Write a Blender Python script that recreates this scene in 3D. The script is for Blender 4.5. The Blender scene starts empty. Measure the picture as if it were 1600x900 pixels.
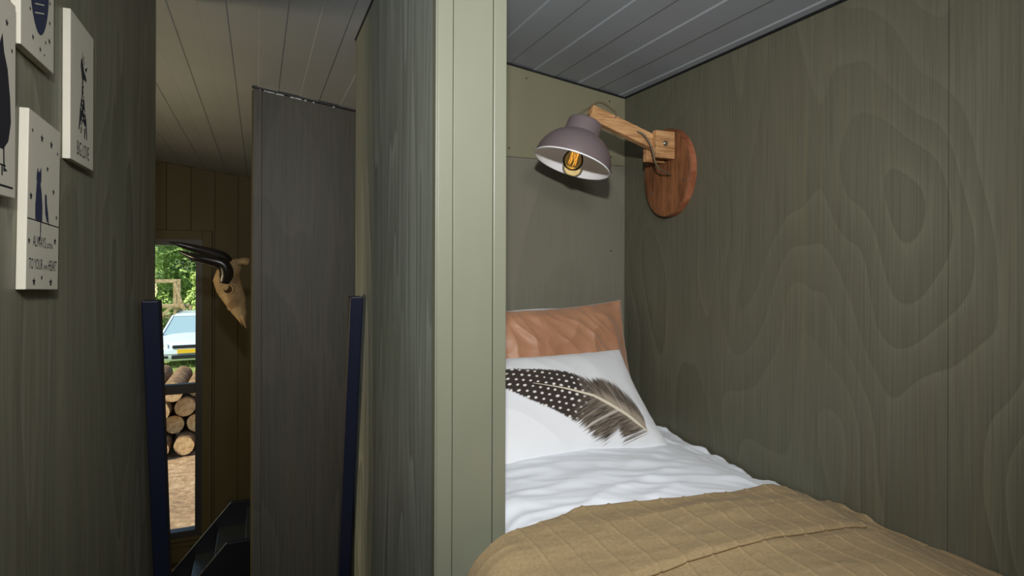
import bpy, bmesh, math, random
from mathutils import Vector, Matrix, noise
random.seed(7)
S = bpy.context.scene
COL = S.collection

# ------------------------------------------------------------------ camera
YAW = math.atan(397/910)                      # the bunk wall runs along +Y, camera turned right of it
cd = bpy.data.cameras.new('camera'); cam = bpy.data.objects.new('camera', cd); COL.objects.link(cam)
cd.sensor_width = 36; cd.lens = 910/1600*36; cd.shift_y = -39/1600; cd.clip_start = .02; cd.clip_end = 300
cam.matrix_world = Matrix.Rotation(-YAW, 4, 'Z') @ Matrix.Rotation(math.pi/2, 4, 'X') @ Matrix.Rotation(math.radians(.18), 4, 'Z')
S.camera = cam

# ------------------------------------------------------------------ world, sun, lamps, exposure
def new_light(name, kind, loc, energy, color=(1, 1, 1), aim=None, **kw):
    l = bpy.data.lights.new(name, kind); l.energy = energy; l.color = color
    for k, v in kw.items(): setattr(l, k, v)
    o = bpy.data.objects.new(name, l); COL.objects.link(o); o.location = loc
    if aim is not None:
        o.rotation_euler = (Vector(aim)-Vector(loc)).to_track_quat('-Z', 'Y').to_euler()
    return o
W = bpy.data.worlds.new('sky'); S.world = W; W.use_nodes = True
nt = W.node_tree; bg = nt.nodes['Background']
sky = nt.nodes.new('ShaderNodeTexSky'); sky.sky_type = 'NISHITA'; sky.sun_disc = False
sky.sun_elevation = math.radians(48); sky.sun_rotation = math.radians(-110)
nt.links.new(sky.outputs[0], bg.inputs[0]); bg.inputs[1].default_value = .22
new_light('sun', 'SUN', (-10, 0, 20), 5.5, (1, .94, .82), aim=(0, 4.5, 7.5), angle=math.radians(.6))
# the photographer's flash, unseen and assumed above the camera
new_light('assumed_flash', 'SPOT', (-.02, -.06, .40), 118, (1, .99, .97), aim=(.88, 1.9, .03), spot_size=math.radians(106), spot_blend=1.0, shadow_soft_size=.035)
# unseen warm light assumed in the room below, added to wash its ceiling
new_light('assumed_room_light', 'POINT', (-1.60, 3.05, -.42), 58, (1, .80, .50), shadow_soft_size=.22)
new_light('loft_fill', 'AREA', (.30, -.15, .74), 11, (.97, .98, 1), aim=(.75, 1.25, -.6), size=.35)  # unseen fill light added to brighten the bed and left wall
S.view_settings.view_transform = 'Standard'; S.view_settings.look = 'None'
S.view_settings.exposure = 0; S.view_settings.gamma = 1; S.view_settings.use_curve_mapping = False

# ------------------------------------------------------------------ materials
def lin(c):
    return tuple(((v/255)/12.92 if v/255 <= .04045 else ((v/255+.055)/1.055)**2.4) for v in c)+(1,)
def mat(name, rgb, rough=.6, metal=0., spec=.5, emit=None, estr=0, sheen=0):
    m = bpy.data.materials.new(name); m.use_nodes = True
    b = m.node_tree.nodes['Principled BSDF']
    b.inputs['Base Color'].default_value = lin(rgb); b.inputs['Roughness'].default_value = rough
    b.inputs['Metallic'].default_value = metal; b.inputs['Specular IOR Level'].default_value = spec
    if sheen: b.inputs['Sheen Weight'].default_value = sheen
    if emit: b.inputs['Emission Color'].default_value = lin(emit); b.inputs['Emission Strength'].default_value = estr
    return m
class N:                                           # small node-graph writer
    def __init__(s, m): s.m = m; s.t = m.node_tree; s.b = s.t.nodes['Principled BSDF']
    def node(s, typ, **kw):
        n = s.t.nodes.new(typ)
        for k, v in kw.items(): setattr(n, k, v)
        return n
    def link(s, a, b): s.t.links.new(a, b)
    def coord(s, scale=(1, 1, 1), loc=(0, 0, 0), rot=(0, 0, 0)):
        c = s.node('ShaderNodeTexCoord'); mp = s.node('ShaderNodeMapping')
        mp.inputs['Scale'].default_value = scale; mp.inputs['Location'].default_value = loc; mp.inputs['Rotation'].default_value = rot
        s.link(c.outputs['Object'], mp.inputs[0]); return mp.outputs[0]
    def noise(s, co, scale=1, detail=2, rough=.5, dist=0):
        n = s.node('ShaderNodeTexNoise'); n.inputs['Scale'].default_value = scale; n.inputs['Detail'].default_value = detail
        n.inputs['Roughness'].default_value = rough; n.inputs['Distortion'].default_value = dist
        s.link(co, n.inputs['Vector']); return n.outputs['Fac']
    def math(s, op, a, b=None, c=None):
        n = s.node('ShaderNodeMath', operation=op)
        for i, v in enumerate((a, b, c)):
            if v is None: continue
            if isinstance(v, (int, float)): n.inputs[i].default_value = v
            else: s.link(v, n.inputs[i])
        return n.outputs[0]
    def ramp(s, fac, stops):
        n = s.node('ShaderNodeValToRGB'); e = n.color_ramp.elements
        while len(e) < len(stops): e.new(.5)
        for x, (p, c) in zip(e, stops):
            x.position = p; x.color = lin(c) if len(c) == 3 else c
        s.link(fac, n.inputs[0]); return n.outputs[0]
    def mix(s, fac, a, b, mode='MIX'):
        n = s.node('ShaderNodeMix', data_type='RGBA', blend_type=mode)
        for sock, v in ((n.inputs[0], fac), (n.inputs[6], a), (n.inputs[7], b)):
            if isinstance(v, (int, float)): sock.default_value = v
            elif isinstance(v, tuple): sock.default_value = v if len(v) == 4 else lin(v)
            else: s.link(v, sock)
        return n.outputs[2]
    def color(s, c): s.link(c, s.b.inputs['Base Color'])
    def bump(s, h, strength=.3, dist=.002):
        n = s.node('ShaderNodeBump'); n.inputs['Strength'].default_value = strength; n.inputs['Distance'].default_value = dist
        s.link(h, n.inputs['Height']); s.link(n.outputs[0], s.b.inputs['Normal'])

def plywood(name, dark, light, brown, rings=10, contrast=.8, rough=.55, off=(0, 0, 0), sc=(2.3, 2.3, .62), fsc=210, ringc=.6):
    m = mat(name, light, rough, spec=.3); g = N(m)
    n1 = g.noise(g.coord(sc, off), 1.0, 1.6, .45, .25)
    saw = g.math('FRACT', g.math('MULTIPLY', n1, rings))
    cont = g.ramp(saw, [(0, (90, 90, 90)), (.07, (235, 235, 235)), (.30, (200, 200, 200)), (1, (150, 150, 150))])
    vis = g.ramp(g.noise(g.coord((1.1, 1.1, .8), (off[0]+2, off[1]+1, off[2])), 1.3, 2), [(.38, (0, 0, 0, 1)), (.6, (1, 1, 1, 1))])
    mid = tuple((p+q)/2 for p, q in zip(dark, light))
    base = g.mix(g.math('MULTIPLY', g.math('ADD', g.math('MULTIPLY', vis, .7), .3), ringc), mid, g.mix(cont, dark, light))
    fine = g.noise(g.coord((fsc, fsc, 3.5), off), 1, 3, .6)
    f2 = g.ramp(fine, [(.30, (150, 150, 150)), (.50, (225, 225, 225)), (.70, (255, 255, 255))])
    col = g.mix(contrast, base, g.mix(1, base, f2, 'MULTIPLY'))
    pat = g.noise(g.coord((1.6, 1.6, .7), (off[0]+5, off[1], off[2])), 1.6, 3, .6, .4)
    pf = g.ramp(pat, [(.40, (0, 0, 0, 1)), (.68, (1, 1, 1, 1))])
    streak = g.noise(g.coord((70, 70, 1.6), off), 1, 3, .65)
    sf = g.ramp(streak, [(.5, (0, 0, 0, 1)), (.75, (1, 1, 1, 1))])
    col = g.mix(g.math('MULTIPLY', g.math('MULTIPLY', pf, sf), .45), col, brown)
    g.color(col)
    g.bump(g.math('ADD', g.math('MULTIPLY', fine, .6), g.math('MULTIPLY', saw, .4)), .15, .0015)
    return m
def painted(name, rgb, rough=.5, var=10, scale=3):
    m = mat(name, rgb, rough, spec=.4); g = N(m)
    n = g.noise(g.coord((1, 1, .35)), scale, 4, .6)
    a = tuple(max(0, v-var) for v in rgb); b = tuple(min(255, v+var) for v in rgb)
    g.color(g.ramp(n, [(.3, a), (.7, b)]))
    g.bump(g.noise(g.coord((60, 60, 6)), 1, 2), .12, .001)
    return m
def woodmat(name, dark, light, scale=(60, 60, 6), rough=.6, rot=(0, 0, 0)):
    m = mat(name, light, rough, spec=.35); g = N(m)
    n = g.noise(g.coord(scale, (.3, .1, .2), rot), 1, 4, .6, .6)
    big = g.noise(g.coord((6, 6, 6)), 1.5, 3, .6)
    c = g.ramp(g.math('ADD', g.math('MULTIPLY', n, .65), g.math('MULTIPLY', big, .35)), [(.36, dark), (.62, light)])
    g.color(c); g.bump(n, .3, .001); return m
M = {}
M['ply_right'] = plywood('plywood_olive', (74, 73, 60), (114, 112, 95), (112, 102, 78), 15, .35, .5, (0.4, 0.2, 0), (2.6, 2.6, .85))
M['ply_left'] = plywood('plywood_olive_streaked', (96, 95, 80), (150, 148, 129), (156, 144, 112), 12, .45, .5, (3.1, 1.7, 0.4), (3.4, 3.4, .6), 130, 1.0)
M['ply_part'] = plywood('plywood_olive_partition', (90, 95, 86), (180, 186, 174), (140, 128, 88), 12, .5, .5, (7.3, 4.4, 2.1), (5.0, 5.0, .5), 130, 1.0)
M['ply_back'] = plywood('plywood_grey_olive', (108, 106, 92), (124, 122, 108), (120, 114, 94), 6, .2, .5, (1.1, 8, 3))
M['ply_box'] = plywood('plywood_dark_olive', (78, 76, 67), (102, 99, 88), (98, 89, 68), 10, .45, .55, (2.2, 6.2, 9), (2.6, 2.6, .5))
M['ply_back_top'] = painted('panel_olive_smooth', (122, 119, 96), .5, 4)
M['casing'] = painted('casing_sage', (109, 111, 95), .42, 5)
M['ceil'] = painted('ceiling_board_grey', (152, 158, 164), .45, 4, 2)
M['black'] = mat('sealant_shadow_black', (18, 19, 22), .5)
M['dark_wall'] = painted('planks_olive_dark', (84, 76, 46), .6, 5)
M['navy'] = painted('navy_paint', (18, 23, 44), .5, 3)
M['navy_dark'] = painted('navy_dark_paint', (22, 24, 34), .45, 3)
M['frame'] = mat('window_frame_anthracite', (58, 58, 60), .45)
M['floor'] = woodmat('floor_wood', (52, 42, 32), (92, 76, 58), (3, 40, 40))
M['caulk'] = mat('caulk_white', (215, 218, 220), .35)

def cloth(name, rgb, rough=.85, weave=700, wb=.12, sheen=.2):
    m = mat(name, rgb, rough, spec=.2, sheen=sheen); g = N(m)
    a = g.noise(g.coord((weave, weave*.5, weave*.5)), 1, 1)
    g.bump(a, wb, .0006); return m
M['white_cloth'] = cloth('white_cotton', (230, 235, 242))
M['white_cloth2'] = cloth('white_cotton_pillow', (222, 224, 226))
m = cloth('throw_khaki', (146, 121, 88), .9, 900, .15, .04); g = N(m)
M['throw'] = m
nn = g.noise(g.coord((1, 1, 1)), 160, 3); g.color(g.ramp(nn, [(.3, (142, 122, 89)), (.7, (156, 136, 102))]))
m = mat('copper_satin', (172, 118, 82), .5, spec=.45, sheen=.3); M['satin'] = m
g = N(m); g.color(g.ramp(g.noise(g.coord(), 5, 3), [(.3, (162, 115, 84)), (.7, (186, 139, 106))]))
g.bump(g.noise(g.coord((14, 14, 14)), 1, 3, .5, 1.5), .35, .006)

# ------------------------------------------------------------------ mesh helpers
class MB:
    def __init__(s): s.v = []; s.f = []
    def add(s, vs, fs):
        o = len(s.v); s.v += [Vector(v) for v in vs]; s.f += [tuple(i+o for i in f) for f in fs]; return s
    def box(s, x0, x1, y0, y1, z0, z1):
        return s.hexa([(x0, y0, z0), (x1, y0, z0), (x1, y1, z0), (x0, y1, z0), (x0, y0, z1), (x1, y0, z1), (x1, y1, z1), (x0, y1, z1)])
    def hexa(s, p):
        return s.add(p, [(3, 2, 1, 0), (4, 5, 6, 7), (0, 1, 5, 4), (1, 2, 6, 5), (2, 3, 7, 6), (3, 0, 4, 7)])
    def bar(s, a, b, w, h, up=(0, 0, 1)):
        a = Vector(a); b = Vector(b); d = (b-a).normalized(); r = d.cross(Vector(up)).normalized(); u = r.cross(d)
        c = [(-1, -1), (1, -1), (1, 1), (-1, 1)]
        p = [a+r*(x*w/2)+u*(y*h/2) for x, y in c]+[b+r*(x*w/2)+u*(y*h/2) for x, y in c]
        return s.add(p, [(0, 1, 2, 3), (7, 6, 5, 4), (0, 4, 5, 1), (1, 5, 6, 2), (2, 6, 7, 3), (3, 7, 4, 0)])
    def prism(s, poly, fn, h):                     # poly (a,b) -> fn(a,b,c) with c from 0 to h
        n = len(poly); p = [fn(a, b, 0) for a, b in poly]+[fn(a, b, h) for a, b in poly]
        return s.add(p, [tuple(range(n))[::-1], tuple(range(n, 2*n))]+[(i, (i+1) % n, n+(i+1) % n, n+i) for i in range(n)])
    def tube(s, pts, r, seg=8, caps=True):
        pts = [Vector(p) for p in pts]; rs = r if isinstance(r, (list, tuple)) else [r]*len(pts); o = len(s.v); pu = None
        for i, p in enumerate(pts):
            d = (pts[min(i+1, len(pts)-1)]-pts[max(i-1, 0)]).normalized()
            if pu is None: pu = d.orthogonal().normalized()
            pu = (pu-d*pu.dot(d)).normalized(); w = d.cross(pu)
            for k in range(seg):
                t = 2*math.pi*k/seg; s.v.append(p+(pu*math.cos(t)+w*math.sin(t))*rs[i])
        for i in range(len(pts)-1):
            for k in range(seg):
                a = o+i*seg+k; b = o+i*seg+(k+1) % seg; s.f.append((a, b, b+seg, a+seg))
        if caps:
            s.f.append(tuple(o+k for k in range(seg))[::-1]); e = o+(len(pts)-1)*seg; s.f.append(tuple(e+k for k in range(seg)))
        return s
    def lathe(s, prof, org, ax, seg=48):           # prof (r,h) along ax from org
        org = Vector(org); ax = Vector(ax).normalized(); u = ax.orthogonal().normalized(); w = ax.cross(u); o = len(s.v)
        for r, h in prof:
            for k in range(seg):
                t = 2*math.pi*k/seg; s.v.append(org+ax*h+(u*math.cos(t)+w*math.sin(t))*max(r, 1e-5))
        for i in range(len(prof)-1):
            for k in range(seg):
                a = o+i*seg+k; b = o+i*seg+(k+1) % seg; s.f.append((a, b, b+seg, a+seg))
        return s
    def grid(s, nu, nv, fn):
        o = len(s.v)
        for j in range(nv+1):
            for i in range(nu+1): s.v.append(Vector(fn(i/nu, j/nv)))
        for j in range(nv):
            for i in range(nu):
                a = o+j*(nu+1)+i; s.f.append((a, a+1, a+nu+2, a+nu+1))
        return s
    def build(s, name, m, parent=None, org=None, smooth=False, bevel=0, fix=True, seg=2, auto=None):
        if org is None: org = Vector(parent['_o']) if parent is not None else Vector((0, 0, 0))
        org = Vector(org)
        me = bpy.data.meshes.new(name); me.from_pydata([v-org for v in s.v], [], s.f)
        if fix:
            b = bmesh.new(); b.from_mesh(me); bmesh.ops.recalc_face_normals(b, faces=b.faces); b.to_mesh(me); b.free()
        if m: me.materials.append(M[m] if isinstance(m, str) else m)
        if smooth: me.polygons.foreach_set('use_smooth', [True]*len(me.polygons))
        o = bpy.data.objects.new(name, me); COL.objects.link(o)
        if parent is not None:
            o.parent = parent; o.location = org-Vector(parent['_o'])
        else: o.location = org
        o['_o'] = tuple(org)
        if bevel:
            bv = o.modifiers.new('bevel', 'BEVEL'); bv.width = bevel; bv.segments = seg; bv.limit_method = 'ANGLE'; bv.angle_limit = .6
        if auto:
            b = bmesh.new(); b.from_mesh(me)
            for e in b.edges:
                if len(e.link_faces) == 2 and e.calc_face_angle(0) > auto: e.smooth = False
            b.to_mesh(me); b.free()
        return o
def tag(o, label=None, cat=None, group=None, kind=None):
    if label: o['label'] = label
    if cat: o['category'] = cat
    if group: o['group'] = group
    if kind: o['kind'] = kind
    return o
def thing(name, loc, label, cat, group=None):
    o = bpy.data.objects.new(name, None); COL.objects.link(o); o.location = loc; o['_o'] = tuple(loc); o.empty_display_size = .1
    return tag(o, label, cat, group)
def smooth(a, b, x):
    t = min(1, max(0, (x-a)/(b-a))); return t*t*(3-2*t)

def seglerp(pts, x):
    if x <= pts[0][0]: return pts[0][1]
    for (x0, y0), (x1, y1) in zip(pts, pts[1:]):
        if x <= x1: return y0+(y1-y0)*(x-x0)/(x1-x0)
    return pts[-1][1]
# ------------------------------------------------------------------ the setting
ZC = lambda x: .858-.131*x                          # sloping ceiling, low at the bunk wall
XR, XL, YB, YF = 1.375, -.32, 2.0, 6.55
FLOOR, LOFT, YN = -2.95, -1.17, -.95
XO = -2.3
def wall(mb, x0, x1, y0, y1, z0, top=None, d=0):
    t0 = ZC(x0)-d if top is None else top; t1 = ZC(x1)-d if top is None else top
    return mb.hexa([(x0, y0, z0), (x1, y0, z0), (x1, y1, z0), (x0, y1, z0), (x0, y0, t0), (x1, y0, t1), (x1, y1, t1), (x0, y1, t0)])
def struct(mb, name, m, label=None, **kw): return tag(mb.build(name, m, **kw), label, kind='structure')

struct(MB().box(XO-.1, XR+.1, YN-.1, YF+.1, FLOOR-.1, FLOOR), 'floor', 'floor', 'dark wooden floor of the room below the loft')
struct(MB().box(XL, XR, YN, 1.13, LOFT-.06, LOFT).box(XL, .326, 1.13, 2.17, LOFT-.06, LOFT).box(.478, XR, 1.13, YB, LOFT-.06, LOFT), 'floor_loft', 'floor', 'wooden floor of the sleeping loft')

# ceiling: slab + boards with a bevelled seam and a groove down the middle of each
sl = MB(); x0, x1 = XO-.1, XR+.1
sl.hexa([(x0, YN-.1, ZC(x0)+.022), (x1, YN-.1, ZC(x1)+.022), (x1, YF+.1, ZC(x1)+.022), (x0, YF+.1, ZC(x0)+.022),
         (x0, YN-.1, ZC(x0)+.12), (x1, YN-.1, ZC(x1)+.12), (x1, YF+.1, ZC(x1)+.12), (x0, YF+.1, ZC(x0)+.12)])
ceil = struct(sl, 'ceiling', 'ceil', 'sloping ceiling of grey painted tongue and groove boards')
bw = .192; x = 1.341-.192*19
while x < XR-.01:
    w = min(bw, XR-x); hi = .003
    prof = [(.0002, .016), (.0002, hi), (.005, 0)]
    if w > .15: prof += [(w*.5-.004, 0), (w*.5+.001, hi)]
    prof += [(w-.0002, hi if w > .15 else 0), (w-.0002, .016)]
    MB().prism(prof, lambda a, b, c, x=x: (x+a, YN+c, ZC(x+a)+b), YF-YN).build('board', 'ceil', ceil)
    x += bw

# right wall, beside the bunk
wr = struct(wall(MB(), XR+.012, XR+.1, YN-.1, YF+.1, FLOOR-.1, d=-.05), 'wall_right', 'ply_right', 'olive stained plywood wall beside the bunk')
for a, b in ((YN, -.44), (-.44, .781), (.781, YB), (YB, 3.22), (3.22, 4.44), (4.44, YF)):
    wall(MB(), XR, XR+.012, a+.0009, b-.0009, FLOOR, d=.001).build('panel', 'ply_right', wr)
# head wall of the bunk
wb = struct(wall(MB(), .478, XR, YB+.012, YB+.09, FLOOR, d=.002), 'wall_back', 'ply_back', 'olive panelled wall at the head of the bunk')
ZS = .398
wall(MB(), .478, XR-.001, YB, YB+.012, ZS+.0008, d=.002).build('panel', 'ply_back_top', wb)
MB().box(.478, XR-.001, YB, YB+.012, LOFT, ZS-.0008).build('panel', 'ply_back', wb)
for sx, sz in ((1.30, .655), (1.31, .43), (1.31, .37), (.93, .70), (.86, .43), (1.08, .43), (1.31, .05)):
    MB().lathe([(0, .0012), (.0028, .001), (.003, 0)], (sx, YB, sz), (0, -1, 0), 10).build('screw', 'black', wb)
# partition between bunk and passage, with its sage casing
wp = struct(wall(MB(), .326, .478, 1.15, 2.18, FLOOR, d=.001), 'wall_partition', 'ply_part', 'olive streaked plywood partition between passage and bunk')
wall(MB(), .3622, .4478, 1.1285, 1.149, FLOOR, d=.001).build('casing_board', 'casing', wp, bevel=.001)
wall(MB(), .3285, .3608, 1.1265, 1.149, FLOOR, d=.001).build('casing_strip', 'casing', wp, bevel=.002)
wall(MB(), .4492, .4785, 1.1265, 1.149, FLOOR, d=.001).build('casing_strip', 'casing', wp, bevel=.002)
wall(MB(), .3235, .3283, 1.124, 1.149, FLOOR, d=.001).build('edge_bead', 'casing', wp, bevel=.0018)
# wall on the left with the little pictures
struct(wall(MB(), XL-.07, XL, YN, 2.30, FLOOR, d=.001), 'wall_left', 'ply_left', 'dark olive plywood wall carrying the picture blocks')
struct(wall(MB(), XO-.1, XO, YN-.1, YF+.1, FLOOR-.1, d=-.05), 'wall_outer', 'dark_wall', 'outer wall of the room below')
struct(wall(MB(), XO-.1, XR+.1, YN-.1, YN, FLOOR-.1, d=-.05), 'wall_front', 'ply_left', 'olive wall behind the viewer')
# floor-to-ceiling box beyond the passage
YW = 3.12
wd = struct(wall(MB(), -.018, XR, YW+.012, 4.25, FLOOR, d=.001), 'wall_divider', 'ply_box', 'dark olive closet wall at the end of the passage')
wall(MB(), .018, .66, YW, YW+.012, FLOOR, d=.010).build('panel', 'ply_box', wd)
wall(MB(), .662, XR, YW, YW+.012, FLOOR, d=.010).build('panel', 'ply_box', wd)
wall(MB(), -.024, .0165, YW-.008, YW+.03, FLOOR, d=.010).build('corner_trim', 'ply_box', wd, bevel=.003)
wall(MB(), -.030, -.024, YW+.03, YW+.075, FLOOR, d=.012).build('corner_trim', 'dark_wall', wd, bevel=.002)
random.seed(3)
cb = MB(); xx = .0
for L_, g_ in ((.012, .012), (.05, .006), (.035, .03), (.02, .004), (.03, .012), (.012, .03), (.008, .09), (.01, .02)):
    n_ = 5
    for i in range(n_):
        a = xx+L_*i/n_; b = xx+L_*(i+1)/n_; h = .0015+random.random()*.003
        cb.hexa([(a, YW-.005, ZC(a)-.011-h), (b, YW-.005, ZC(b)-.011-h), (b, YW+.005, ZC(b)-.011-h), (a, YW+.005, ZC(a)-.011-h),
                 (a, YW-.004, ZC(a)-.0085), (b, YW-.004, ZC(b)-.0085), (b, YW+.005, ZC(b)-.0085), (a, YW+.005, ZC(a)-.0085)])
    xx += L_+g_
cb.build('caulk_bead', 'caulk', wd)
def strip(name, x0, x1, y0, y1, h):  # black strips: sealant joints and the ceiling's shadow line, put in as colour
    mb = MB(); mb.hexa([(x0, y0, ZC(x0)-h), (x1, y0, ZC(x1)-h), (x1, y1, ZC(x1)-h), (x0, y1, ZC(x0)-h), (x0, y0, ZC(x0)), (x1, y0, ZC(x1)), (x1, y1, ZC(x1)), (x0, y1, ZC(x0))])
    return struct(mb, name, 'black')
strip('trim_1', XR-.006, XR-.0005, YN, YB-.004, .006)['label'] = 'thin black sealant line between ceiling and bunk wall'
strip('trim_2', .479, XR-.006, YB-.006, YB-.0005, .006)['label'] = 'thin black sealant line above the head wall'
strip('trim_3', -.03, XR, YW-.008, YW+.01, .008)['label'] = 'thin black strip drawn for the shadow gap above the closet wall'
strip('trim_4', .3215, .3258, 1.16, 2.18, .004)['label'] = 'thin black sealant line above the partition'

# far wall: upright planks round a tall window
WX0, WX1, WZ0, WZ1 = -1.36, -.565, -2.65, .165      # glass opening
wf = struct(wall(MB(), XO, WX0-.06, YF+.014, YF+.1, FLOOR, d=-.03), 'wall_far', 'dark_wall', 'dark olive plank wall around the tall window')
wall(MB(), WX1+.06, XR, YF+.014, YF+.1, FLOOR, d=-.03).build('backing', 'dark_wall', wf)
wall(MB(), WX0-.06, WX1+.06, YF+.014, YF+.1, WZ1+.06, d=-.03).build('backing', 'dark_wall', wf)
MB().box(WX0-.06, WX1+.06, YF+.014, YF+.1, FLOOR, WZ0-.06).build('backing', 'dark_wall', wf)
x = -2.30
while x < XR-.01:
    w = min(.2115, XR-x); a, b = x+.002, x+w-.002
    cuts = [(a, b)]
    l, r = WX0-.06, WX1+.06
    if b <= l or a >= r: wall(MB(), a, b, YF, YF+.014, FLOOR).build('plank', 'dark_wall', wf, bevel=.002)
    else:
        wall(MB(), a, b, YF, YF+.014, WZ1+.06).build('plank', 'dark_wall', wf, bevel=.002)
        MB().box(a, b, YF, YF+.014, FLOOR, WZ0-.06).build('plank', 'dark_wall', wf, bevel=.002)
        if a < l-.02: MB().box(a, l, YF, YF+.014, WZ0-.06, WZ1+.06).build('plank', 'dark_wall', wf, bevel=.002)
        if b > r+.02: MB().box(r, b, YF, YF+.014, WZ0-.06, WZ1+.06).build('plank', 'dark_wall', wf, bevel=.002)
    x += .2115
def ring(mb, x0, x1, z0, z1, t, y0, y1):
    mb.box(x0-t, x0, y0, y1, z0-t, z1+t).box(x1, x1+t, y0, y1, z0-t, z1+t).box(x0, x1, y0, y1, z1, z1+t).box(x0, x1, y0, y1, z0-t, z0); return mb
win = struct(ring(MB(), WX0, WX1, WZ0, WZ1, .06, YF-.01, YF+.09), 'window_1', 'frame', 'tall narrow window with anthracite frame and crossbar')
ring(MB(), WX0-.06, WX1+.06, WZ0-.06, WZ1+.06, .085, YF-.022, YF).build('casing', 'dark_wall', win, bevel=.003)
MB().box(WX0, WX1, YF, YF+.08, -1.30, -1.205).build('crossbar', 'frame', win, bevel=.004)
MB().box(WX0-.1, WX1+.1, YF-.05, YF-.022, WZ0-.085, WZ0-.06).build('sill', 'dark_wall', win, bevel=.003)
gm = bpy.data.materials.new('window_glass'); gm.use_nodes = True; t = gm.node_tree; t.nodes.clear()
o_ = t.nodes.new('ShaderNodeOutputMaterial'); mx = t.nodes.new('ShaderNodeMixShader'); tr = t.nodes.new('ShaderNodeBsdfTransparent')
gl = t.nodes.new('ShaderNodeBsdfGlossy'); gl.inputs['Roughness'].default_value = .02; fr = t.nodes.new('ShaderNodeFresnel'); fr.inputs[0].default_value = 1.3
tr.inputs[0].default_value = (.93, .96, .94, 1)
t.links.new(fr.outputs[0], mx.inputs[0]); t.links.new(tr.outputs[0], mx.inputs[1]); t.links.new(gl.outputs[0], mx.inputs[2]); t.links.new(mx.outputs[0], o_.inputs[0])
M['glass'] = gm
MB().box(WX0, WX1, YF+.035, YF+.041, -1.205, WZ1).build('pane', 'glass', win)
MB().box(WX0, WX1, YF+.035, YF+.041, WZ0, -1.30).build('pane', 'glass', win)

# ------------------------------------------------------------------ bed
bed = thing('bed', (.93, .5, LOFT), 'built-in single bed beside the plywood wall, under the khaki throw', 'bed')
MB().box(.50, 1.365, .0, 1.98, LOFT, -.86).build('base', 'casing', bed, bevel=.004)
MB().box(.495, 1.368, -.01, 1.985, -.86, -.665).build('mattress', 'white_cloth', bed, bevel=.03, seg=4)

def nz(x, y, z=0): return noise.noise(Vector((x, y, z)))
def ridged(v): return 1-abs(v)*2
def bedz(x, y):
    """top of the duvet: plump, falling towards the plywood wall and rising under the pillows"""
    z = -.585+.022*math.sin(smooth(.4, 1.37, x)*math.pi)
    z -= .062*smooth(1.13, 1.375, x)*(1-.45*smooth(1.3, 1.75, y))
    z += .012*nz(x*2.2, y*2.2, 3)
    return z
def xleft(y): return   .497-.108*smooth(1.115, 1.085, y)
def wrinkle(x, y):
    k = smooth(.2, 1.0, 1)
    a = x*1.0+y*.55
    w = .0105*ridged(nz(a*2.0+.3*nz(x*3, y*3), (y-.35*x)*9.5, 1.3))
    w += .0055*ridged(nz(x*3.2+4, (y+.25*x)*17, 8.3))
    w += .0030*ridged(nz((x-.5*y)*6+9, (y+.5*x)*30, 2.7))*smooth(-.2, .4, nz(x*3, y*3, 6)+.2)
    e = smooth(1.10, 1.36, x)
    w += e*.011*ridged(nz((x*.8+y)*13, x*4, 5.1))
    return w
def drape_pt(s, y, zf, off=0, xr=1.368, drop=.30, wob=0):
    """s 0..1 from the wall side to the hanging edge on the passage side"""
    xl = xleft(y)+wob; r = .07; top = xr-xl-r; arc = r*math.pi/2; L = top+arc+drop
    q = s*L
    if q < top:
        x = xr-q; return Vector((x, y, zf(x, y)+off))
    zt = zf(xl+r, y)
    if q < top+arc:
        a = (q-top)/r; x = xl+r-(r+off)*math.sin(a); return Vector((x, y, zt-r+(r+off)*math.cos(a)))
    return Vector((xl-off, y, zt-r-(q-top-arc)))
dv = MB()
zf = lambda x, y: bedz(x, y)+wrinkle(x, y)*(.3+.7*smooth(.98, 1.16, y))
dv.grid(170, 260, lambda s, v: drape_pt(s, .02+v*1.95, zf, 0, xr=1.362, drop=.24))
duvet = dv.build('duvet', 'white_cloth', org=(.93, 1.0, -.70), smooth=True)
so = duvet.modifiers.new('thick', 'SOLIDIFY'); so.thickness = .012; so.offset = -1
tag(duvet, 'rumpled white cotton duvet spread over the bunk', 'duvet')

# khaki throw, folded over: a lower layer and a flap with pintucked ridges
def tuck(x, y):
    r = 0
    w = x+.010*nz(x*4, y*5, 2)+.02*nz(y*2, 1, 7)
    f = (w/.058) % 1; r += .0022*math.exp(-((f-.5)/.05)**2)
    f2 = ((y+.01*nz(x*6, y*3, 9)+(.03 if int(w/.058) % 2 else 0))/.085) % 1; r += .0008*math.exp(-((f2-.5)/.06)**2)
    return r
def throwz(x, y):
    fold = .008*ridged(nz(x*1.6+2, (y+.12*x)*11, 4.4))*smooth(1.15, 1.0, y)
    return bedz(x, y)+.35*wrinkle(x, y)+fold+tuck(x, y)+.004*nz(x*5, y*5, 2)
YT = lambda x: seglerp([(.38, 1.07), (.47, 1.105), (.60, 1.14), (.815, 1.098), (1.04, 1.068), (1.30, 1.068)], x)+.006*nz(x*6, 1, 1)   # top hem
YL = lambda x: .85-.045*(x-.63)+.006*nz(x*5, 3, 1)                           # hem of the flap
th = thing('throw_blanket', (.92, .5, -.65), 'khaki brown pintucked throw folded over the foot of the bed', 'blanket')
lo = MB().grid(460, 300, lambda s, v: drape_pt(s, .0+v*1.0, throwz, .014, drop=.26)); 
lob = lo.build('lower_layer', 'throw', th, smooth=True)
def flap(s, v):
    p = drape_pt(s, .97, throwz, .024, drop=.28); x = max(p.x, .41)
    y = YL(x)+(YT(x)-YL(x))*v
    lip = -.012*smooth(.94, 1, v)-.004*smooth(.05, 0, v)
    return drape_pt(s, y, throwz, .016+.008*smooth(.02, .14, s)+lip*smooth(.0, .1, s), drop=.28)
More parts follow.
